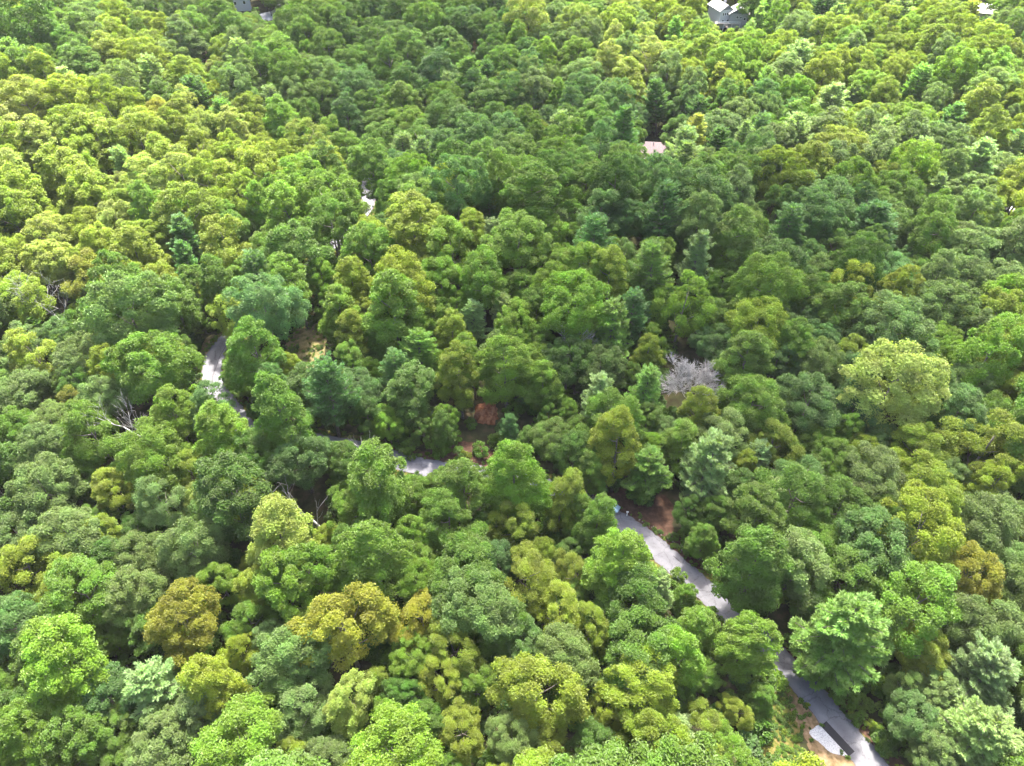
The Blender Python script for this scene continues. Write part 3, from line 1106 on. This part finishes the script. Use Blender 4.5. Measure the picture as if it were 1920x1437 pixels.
ex_ = random.Random(77)
for t in trees: t['ex'], t['tx'], t['ty'] = ex_.uniform(.86, 1.16), ex_.gauss(0, .05), ex_.gauss(0, .05)
for t in solo:
    pr = t['proto']
    e = thing(t['kind'], t['label'], CATG[t['kind']], (t['x'], t['y'], t['z'] - .05), t['rz'], GROUP[t['kind']])
    e.rotation_euler = (t['tx'], t['ty'], t['rz'])
    e.scale = (t['s']*t['ex'], t['s']/t['ex'], t['s']*t['sz'])
    tr = link('stem' if t['kind'] == 'shrub' else 'trunk', pr['trunk'], e)
    cr = link('crown', pr['crown'], e)
    cr['tint'] = tint_of(t)
    pr.setdefault('src', (cr, tr))
for pr in BROAD + PINE + SHRUB:
    if 'src' not in pr:
        print('no source for', pr['kind'])

# ------------------------------------------------------------------ mass of smaller trees and undergrowth (instances)
def scatter(name, items, label):
    """items: list of (x, y, z, rz, sx, sz, variant proto, tint)"""
    protos = []
    for it in items:
        if it[6] not in protos: protos.append(it[6])
    me = bpy.data.meshes.new(name)
    n = len(items)
    me.vertices.add(n)
    me.vertices.foreach_set('co', np.array([i[:3] for i in items], np.float32).ravel())
    def attr(nm, ty, data, fld):
        a = me.attributes.new(nm, ty, 'POINT')
        a.data.foreach_set(fld, np.asarray(data).ravel())
    attr('turn', 'FLOAT_VECTOR', np.array([(0, 0, i[3]) for i in items], np.float32), 'vector')
    attr('size', 'FLOAT_VECTOR', np.array([(i[4]*(.9 + .2*((i[0]*7.3) % 1)), i[4]*(1.1 - .2*((i[0]*7.3) % 1)), i[5]) for i in items], np.float32), 'vector')
    attr('tint', 'FLOAT_COLOR', np.array([(*i[7], 1) for i in items], np.float32), 'color')
    for k, p in enumerate(protos):
        attr('is_%d' % k, 'BOOLEAN', np.array([i[6] is p for i in items], bool), 'value')
    ob = link(name, me)
    ng = bpy.data.node_groups.new(name + '_nodes', 'GeometryNodeTree')
    ng.interface.new_socket('Geometry', in_out='INPUT', socket_type='NodeSocketGeometry')
    ng.interface.new_socket('Geometry', in_out='OUTPUT', socket_type='NodeSocketGeometry')
    N, L = ng.nodes.new, ng.links.new
    gi, go = N('NodeGroupInput'), N('NodeGroupOutput')
    join = N('GeometryNodeJoinGeometry')
    def named(nm, ty):
        a = N('GeometryNodeInputNamedAttribute'); a.data_type = ty; a.inputs['Name'].default_value = nm
        return a.outputs['Attribute']
    turn = named('turn', 'FLOAT_VECTOR'); size = named('size', 'FLOAT_VECTOR')
    e2r = N('FunctionNodeEulerToRotation'); L(turn, e2r.inputs[0])
    for k, p in enumerate(protos):
        jj = N('GeometryNodeJoinGeometry')
        for so in p['src']:
            oi = N('GeometryNodeObjectInfo'); oi.transform_space = 'ORIGINAL'; oi.inputs['Object'].default_value = so
            L(oi.outputs['Geometry'], jj.inputs[0])
        ip = N('GeometryNodeInstanceOnPoints')
        L(gi.outputs[0], ip.inputs['Points'])
        L(named('is_%d' % k, 'BOOLEAN'), ip.inputs['Selection'])
        L(jj.outputs[0], ip.inputs['Instance'])
        L(e2r.outputs[0], ip.inputs['Rotation'])
        L(size, ip.inputs['Scale'])
        L(ip.outputs[0], join.inputs[0])
    L(join.outputs[0], go.inputs[0])
    md = ob.modifiers.new('scatter', 'NODES'); md.node_group = ng
    return tag(ob, label, kind='stuff')
scatter('far_woodland', [(t['x'], t['y'], t['z'] - .05, t['rz'], t['s'], t['s']*t['sz'], t['proto'], tint_of(t)) for t in mass if 'src' in t['proto']],
        'dense mass of smaller and farther mixed green trees')
under = []
while len(under) < 7500:
    y = 25 + 400*rs.random()**1.1
    hw = .78*(y*CP + 75*SP) + 15
    x = rs.uniform(-hw, hw)
    if road_dist(x, y) < 3.4: continue
    if any((x-a)**2 + (y-b)**2 < 9**2 for a, b in HOUSE_AT): continue
    if any((x-a)**2 + (y-b)**2 < c*c*1.3 for a, b, c in BAD_XY): continue
    s = rs.uniform(.5, 1.25)
    z = float(hgt(x, y))
    qx, qy, d = proj(x, y, z + 1.5*s)
    if ((CLEAR[:, 0]-qx)**2 + (CLEAR[:, 1]-qy)**2 < (CLEAR[:, 2]*.8 + 1.5*s*FPX/d)**2).any(): continue
    tc = np.array(TINT[rs.choice('mddmlbd')])*rs.uniform(.8, 1.1)
    under.append((x, y, z - .1, rs.uniform(0, 6.28), s, s*rs.uniform(.7, 1.2), rs.choice(SHRUB), tc))
scatter('undergrowth', under, 'dark green undergrowth on the forest floor')

weeds = []
GB = [at(*p)[:2] for p in ((1440,1290),(1465,1320),(1480,1360),(1470,1400),(1450,1350),(1490,1425),(1455,1420))]
GC = [at(*p)[:2] for p in ((545,628),(600,618),(610,650),(600,682),(560,690),(540,655),(575,612),(585,665))]
for i in range(1700):
    if i >= 1500:
        c = rs.choice(GC); x, y = c[0] + rs.gauss(0, 1.3), c[1] + rs.gauss(0, 1.6)
    elif i < 1250:
        k = rs.randrange(len(ROADC)); sd = rs.choice((-1, 1))*(2.2 + abs(rs.gauss(0, .55)))
        x, y = ROADC[k] + RN[k]*sd + np.array([rs.gauss(0, .3), rs.gauss(0, .3)])
        if road_dist(x, y) < 2.1: continue
        if (ROADC[k] @ np.array([0, 1.0])) < 95 and sd > 0 and i % 4: continue
    else:
        c = rs.choice(GB); x, y = c[0] + rs.gauss(0, 1.6), c[1] + rs.gauss(0, 1.6)
        if road_dist(x, y) < 3.2: continue
    s_ = rs.uniform(.08, .26)
    weeds.append((x, y, float(hgt(x, y)) + .02, rs.uniform(0, 6.28), s_, s_*rs.uniform(.5, 1), rs.choice(SHRUB), np.array(TINT[rs.choice('mdyml')])*rs.uniform(.8, 1.1)))
scatter('roadside_weeds', weeds, 'low green weeds along the road edges')

# ------------------------------------------------------------------ bare dead trees
def dead_tree(px, py, lift, wpx, label, seed, lean=(0, 0), forks=7, H=11.0, spread=.9, depth=3, tilt=0.0):
    x, y, z = at(px, py, lift)
    r = random.Random(seed)
    e = thing('dead_tree', label, 'dead tree', (x, y, z - .2), 0, 'bare dead trees in the forest')
    tb = MB()
    lx, ly = lean
    tp = [Vector((lx*t*t*H, ly*t*t*H, H*.62*t)) for t in (0, .3, .6, 1)]
    tb.tube(tp, [.26, .21, .17, .12], 7)
    tb.build('trunk', M['deadwood'], e, smooth=True)
    def grow(mb, p, d, L, rad, k):
        pts = [p]; dd = d.copy(); rr = [rad]
        for i in range(3):
            dd = (dd + Vector((r.gauss(0, .16), r.gauss(0, .16), r.gauss(.05, .12)))).normalized()
            pts.append(pts[-1] + dd*L/3); rr.append(rad*(1 - .27*(i+1)))
        mb.tube(pts, rr, 5 if k > 1 else 4)
        if k > 0:
            for i in (1, 2, 2, 3, 3):
                nd = (dd + Vector((r.gauss(0, .6), r.gauss(0, .6), r.gauss(.1, .35)))).normalized()
                grow(mb, pts[i], nd, L*r.uniform(.5, .75), max(rr[i]*.58, .02), k - 1)
    for i in range(forks):
        t = .45 + .55*i/(forks - 1)
        p = Vector((lx*t*t*H, ly*t*t*H, H*.62*t))
        a = i*2.4 + r.uniform(-.4, .4)
        d = Vector((math.cos(a)*spread + lx*.8, math.sin(a)*spread + ly*.8, .75)).normalized()
        mb = MB()
        grow(mb, p, d, H*.34*r.uniform(.8, 1.15)*(1.15 - .35*t), .085, depth)
        mb.build('limb', M['deadwood'], e, smooth=True)
    return e
dead_tree(1292, 742, 5, 95, 'large bare grey dead tree with dense twigs right of the knoll', 3, forks=10, H=12.5, spread=1.0, depth=4)
dead_tree(100, 560, 12, 60, 'bare grey snag leaning left on the left slope', 8, lean=(-.35, .1), forks=6, H=17, spread=.5, depth=2)
dead_tree(272, 785, 12, 60, 'bare grey dead treetop leaning left below the large olive dome', 12, lean=(-.3, 0), forks=5, H=16, spread=.6, depth=2)
dead_tree(598, 950, 10, 45, 'thin forked bare limb leaning left over a dark gap', 15, lean=(-.4, .1), forks=5, H=16, spread=.4, depth=1)
dead_tree(680, 832, 7, 24, 'small white bare dead tree at the road edge', 19, forks=6, H=9.5, spread=.6, depth=1)
dead_tree(1078, 628, 13, 40, 'greyish bare twigs among green crowns on the knoll', 23, forks=6, H=16, spread=.7, depth=2)

# ------------------------------------------------------------------ red earth bank and rocks
def earth_bank():
    x, y, z = at(913, 788)
    bm = bmesh.new()
    bmesh.ops.create_icosphere(bm, subdivisions=4, radius=1)
    r = np.random.default_rng(4); ph = r.uniform(0, 6, 8)
    for v in bm.verts:
        c = v.co.copy()
        n = .18*math.sin(5*c.x+ph[0]) + .14*math.sin(9*c.y+ph[1]+4*c.z) + .1*math.sin(14*c.x+ph[2]-9*c.z)
        f = 1 + n*.6
        v.co = Vector((c.x*2.4*f, c.y*2.0*f + max(c.z, 0)*1.2, c.z*3.0*f))
        if v.co.z < -.4: v.co.z = -.4
    me = bpy.data.meshes.new('earth_bank'); bm.to_mesh(me); bm.free(); me.materials.append(M['clay'])
    o = link('earth_bank', me); o.location = (x, y + .8, z)
    tag(o, 'eroded red clay earth bank exposed below the trees', kind='structure')
earth_bank()
mb = MB()
bm = bmesh.new()
for i in range(70):
    t = i/70
    px = 1196 + 96*t + rs.gauss(0, 5); py = 975 + 72*t + rs.gauss(0, 4) - 2
    x, y, z = at(px, py)
    if road_dist(x, y) < 2.4: continue
    s = rs.uniform(.05, .17)
    v0 = len(bm.verts)
    ret = bmesh.ops.create_icosphere(bm, subdivisions=1, radius=s, matrix=Matrix.Translation((x, y, z + .07 + s*.3)))
    for v in ret['verts']:
        v.co += Vector((rs.gauss(0, s*.2), rs.gauss(0, s*.2), rs.gauss(0, s*.12)))
me = bpy.data.meshes.new('roadside_rocks'); bm.to_mesh(me); bm.free(); me.materials.append(M['rock'])
tag(link('roadside_rocks', me), 'pale loose rocks scattered along the pine straw bank', kind='stuff')

# ------------------------------------------------------------------ houses
M['shingle'] = plain('pale_shingles', (0.13, 0.127, 0.13), (0.20, 0.195, 0.20), 3, 0.9, 4)
M['mauve'] = plain('mauve_shingles', (0.085, 0.062, 0.068), (0.13, 0.10, 0.106), 3, 0.9, 4)
M['siding'] = plain('grey_siding', (0.40, 0.41, 0.43), (0.47, 0.48, 0.50), 4, 0.8, 3)
M['siding2'] = plain('dark_grey_siding', (0.27, 0.27, 0.275), (0.33, 0.33, 0.335), 4, 0.8, 3)
M['gable'] = plain('slate_gable', (0.09, 0.11, 0.12), (0.13, 0.15, 0.16), 4, 0.8, 3)
M['white'] = plain('white_trim', (0.72, 0.72, 0.70), (0.82, 0.82, 0.80), 4, 0.6, 3)
M['glass'] = plain('window_glass', (0.02, 0.025, 0.03), (0.03, 0.035, 0.04), 2, 0.08, 2, spec=0.6)
M['decking'] = plain('pale_decking', (0.45, 0.38, 0.33), (0.62, 0.54, 0.48), 5, 0.85, 3)

def house(px, py, W, D, Hw, Hr, rz, mats, label, wins=(), name='house', vent=False, chimney=False, group=None):
    """gable front faces local -y; roof ridge along y"""
    x, y, z = at(px, py)
    e = thing(name, label, 'house', (x, y, z), rz, group)
    wall, roof, gab = mats
    mb = MB()
    mb.add([(-W/2,-D/2,-1),(W/2,-D/2,-1),(W/2,D/2,-1),(-W/2,D/2,-1),(-W/2,-D/2,Hw),(W/2,-D/2,Hw),(W/2,D/2,Hw),(-W/2,D/2,Hw),(0,D/2,Hw+Hr),(0,-D/2,Hw+Hr)],
           [(0,1,5,4),(1,2,6,5),(2,3,7,6),(3,0,4,7),(6,8,7),(4,5,9)])
    mb.build('wall', wall, e)
    ov, th = .55, .18
    k = Hr/(W/2)
    mb = MB()
    for s in (-1, 1):
        a = (s*(W/2+ov), Hw - k*ov); b = (0, Hw+Hr)
        ys = (-D/2-ov, D/2+ov)
        vs = []
        for yy in ys:
            vs += [(a[0], yy, a[1]+.03), (b[0], yy, b[1]+.03), (b[0], yy, b[1]+th+.03), (a[0], yy, a[1]+th+.03)]
        mb.add(vs, [(0,1,2,3),(4,7,6,5),(0,4,5,1),(3,2,6,7),(0,3,7,4),(1,5,6,2)])
    rf = mb.build('roof', roof, e)
    mb = MB()
    for s in (-1, 1):
        mb.box(s*(W/2+ov+.05), 0, Hw - k*ov + .05, .12, D + 2*ov, .22)
    mb.build('gutter', M['white'], rf)
    if gab:
        mb = MB()
        w0 = W/2 - .12
        mb.add([(-w0,-D/2-.04,Hw+.1),(w0,-D/2-.04,Hw+.1),(0,-D/2-.04,Hw+Hr-.15),(-w0,-D/2+.02,Hw+.1),(w0,-D/2+.02,Hw+.1),(0,-D/2+.02,Hw+Hr-.15)],
               [(0,1,2),(5,4,3),(0,3,4,1),(1,4,5,2),(2,5,3,0)])
        mb.build('gable', gab, e)
    for (wx, wz, ww, wh) in wins:
        f = MB()
        t = .1
        yf = -D/2 - .04
        f.box(wx, yf, wz + wh/2 + t/2, ww + 2*t, .1, t); f.box(wx, yf, wz - wh/2 - t/2, ww + 2*t, .1, t)
        f.box(wx - ww/2 - t/2, yf, wz, t, .1, wh); f.box(wx + ww/2 + t/2, yf, wz, t, .1, wh)
        wn_ = f.build('window', M['white'], e)
        g = MB(); g.box(wx, -D/2 - .02, wz, ww, .05, wh); g.build('pane', M['glass'], wn_)
    if vent:
        v = MB(); v.tube([(-1.0, 0, Hw+Hr*.6), (-1.0, 0, Hw+Hr+.7)], [.12, .12], 8); v.build('vent_pipe', M['gable'], rf)
    if chimney:
        v = MB(); v.box(W*.25, 0, Hw+Hr*.8, .9, .9, 2.4); v.build('chimney', M['siding2'], rf)
    return e
house(1346, 45, 6.0, 11, 7.2, 2.0, math.radians(16), (M['siding'], M['shingle'], M['gable']), 'left pale grey gabled house with four small windows at the top',
      [(-1.5, 5.6, .6, 1.1), (-.5, 5.6, .6, 1.1), (.5, 5.6, .6, 1.1), (1.5, 5.6, .6, 1.1), (-1.2, 2.6, .9, 1.3), (1.2, 2.6, .9, 1.3)], group='twin gabled houses', chimney=True)
house(1381, 49, 7.6, 9, 6.2, 2.3, math.radians(-14), (M['siding2'], M['shingle'], M['gable']), 'right dark grey gabled house with two small windows behind the deck',
      [(-.6, 4.8, .8, .9), (.9, 4.8, .6, .8), (2.6, 4.3, .8, 1.0)], group='twin gabled houses', vent=True)
house(1221, 296, 12, 8, 2.8, 2.6, math.radians(82), (M['siding'], M['mauve'], None), 'low cottage showing its mauve shingle roof between dark pines', [(0, 1.5, 1, 1.2)], vent=True)
house(452, 14, 9, 9, 4.5, 2.4, math.radians(20), (M['siding'], M['shingle'], M['gable']), 'grey house cut by the top edge left of the pale driveway', [(-2.2, 3.0, 1.0, 1.3), (1.8, 3.0, 1.0, 1.3)])
house(1846, 34, 9, 9, 3.2, 2.2, math.radians(70), (M['siding'], M['white'], None), 'small building with a white roof near the top right corner', [(0, 1.6, 1, 1.1)])
# deck with railing and stairs below the twin houses
x, y, z = at(1362, 55)
dk = thing('timber_deck', 'pale timber deck with steps in front of the twin gabled houses', 'deck', (x, y, z), math.radians(-6))
for i in range(12):
    mb = MB(); mb.box(0, -1.4 + i*.26, 2.6, 11.0, .235, .06); mb.build('plank', M['decking'], dk)
for sx in (-5.3, -1.8, 1.8, 5.3):
    for sy in (-1.4, 1.4):
        mb = MB(); mb.box(sx, sy, 1.0, .18, .18, 3.14); mb.build('post', M['white'], dk)
mb = MB()
mb.box(0, -1.48, 3.55, 11.0, .08, .12); mb.box(0, -1.48, 2.85, 11.0, .06, .08)
for i in range(45): mb.box(-5.4 + i*.245, -1.48, 3.2, .05, .05, .6)
mb.build('railing', M['white'], dk)
for i in range(9):
    mb = MB(); mb.box(-1.2 + i*.26, -1.8 - i*.26, 2.45 - i*.24, 1.1, .3, .05); mb.build('step', M['decking'], dk)

# ------------------------------------------------------------------ thin summer haze
def haze():
    m, nt, out = new_mat('summer_haze')
    v = nt.nodes.new('ShaderNodeVolumePrincipled')
    v.inputs['Color'].default_value = (0.94, 0.96, 0.98, 1)
    v.inputs['Density'].default_value = 0.00004
    nt.links.new(v.outputs[0], out.inputs['Volume'])
    mb = MB(); mb.box(0, 1600, 45, 8000, 6000, 150)
    tag(mb.build('haze', m), 'thin pale summer haze over the forest', kind='stuff')
haze()

# ------------------------------------------------------------------ parked cars and marker post
def paint(name, c):
    return plain(name, c, tuple(v*1.1 for v in c), 2, 0.28, 2, spec=0.5, metal=0.2)
M['black_paint'] = paint('black_car_paint', (0.012, 0.012, 0.014))
M['blue_paint'] = paint('pale_blue_car_paint', (0.36, 0.50, 0.58))
M['tyre'] = plain('tyre_rubber', (0.015, 0.015, 0.015), (0.02, 0.02, 0.02), 9, 0.9)
M['rim'] = plain('wheel_rim', (0.45, 0.45, 0.46), (0.55, 0.55, 0.56), 9, 0.35, metal=0.8)
M['lamp'] = plain('lamp_lens', (0.6, 0.6, 0.58), (0.75, 0.75, 0.72), 5, 0.1, spec=0.6)
M['red_lens'] = plain('red_lens', (0.3, 0.01, 0.01), (0.35, 0.015, 0.015), 5, 0.15, spec=0.6)

def car(px, py, rz, mat, label):
    x, y, z = at(px, py)
    e = thing('parked_car', label, 'car', (x, y, z + .10), rz, 'cars parked beside the road')
    # body: lofted sections along x (front at +x)
    sec = [(-2.25,.55,.62,.86),(-2.1,.35,.80,1.0),(-1.5,.28,.88,1.02),(-.4,.26,.90,.98),(.7,.26,.90,.97),(1.5,.28,.86,.90),(2.05,.34,.78,.78),(2.22,.48,.62,.66)]
    vs, n = [], 8
    for (sx, zb, hw, zt) in sec:
        zm = (zb+zt)/2
        vs += [(sx,-hw*.8,zb),(sx,hw*.8,zb),(sx,hw,zb+.12),(sx,hw,zm+.08),(sx,hw*.86,zt),(sx,-hw*.86,zt),(sx,-hw,zm+.08),(sx,-hw,zb+.12)]
    fs = [(i*n+k, (i+1)*n+k, (i+1)*n+(k+1) % n, i*n+(k+1) % n) for i in range(len(sec)-1) for k in range(n)]
    fs += [tuple(range(n)), tuple((len(sec)-1)*n+k for k in range(n))[::-1]]
    mb = MB(); mb.add(vs, fs); mb.build('body', mat, e, smooth=True)
    def cab(pts_lo, pts_hi, z0, z1):
        mb = MB()
        vs = [(px_, s*w_, z0) for (px_, w_) in pts_lo for s in (-1, 1)] + [(px_, s*w_, z1) for (px_, w_) in pts_hi for s in (-1, 1)]
        mb.add(vs, [(0,1,3,2)[::-1],(4,5,7,6),(0,1,5,4),(2,6,7,3),(0,4,6,2),(1,3,7,5)])
        return mb
    cab([(-1.75,.78),(.95,.78)], [(-1.25,.62),(.2,.62)], .95, 1.42).build('window', M['glass'], e)
    cab([(-1.3,.64),(.25,.64)], [(-1.15,.58),(.1,.58)], 1.425, 1.49).build('roof', mat, e, bevel=.02)
    for sx in (-1.38, 1.35):
        for s in (-1, 1):
            mb = MB(); mb.tube([(sx, s*.70, .32), (sx, s*.91, .32)], [.33, .33], 16)
            wl = mb.build('wheel', M['tyre'], e)
            mb = MB(); mb.tube([(sx, s*.90, .32), (sx, s*.925, .32)], [.2, .2], 12); mb.build('rim', M['rim'], wl)
    for s in (-1, 1):
        mb = MB(); mb.box(2.13, s*.56, .62, .12, .32, .13); mb.build('headlight', M['lamp'], e)
        mb = MB(); mb.box(-2.17, s*.58, .78, .1, .28, .14); mb.build('tail_light', M['red_lens'], e)
    return e
car(1091, 934, math.radians(200), M['black_paint'], 'black car parked in the shade beside the road under trees')
car(1140, 951, math.radians(-32), M['blue_paint'], 'pale blue car half hidden by foliage beside the road')
x, y, z = at(1175, 968)
e = thing('marker_post', 'small white marker post beside the pine straw bank', 'post', (x, y, z))
mb = MB(); mb.tube([(0, 0, -.2), (0, 0, 1.15)], [.09, .08], 10); mb.build('post', M['white'], e)
mb = MB(); mb.box(0, 0, 1.28, .42, .24, .26); mb.build('cap', M['white'], e, bevel=.03)
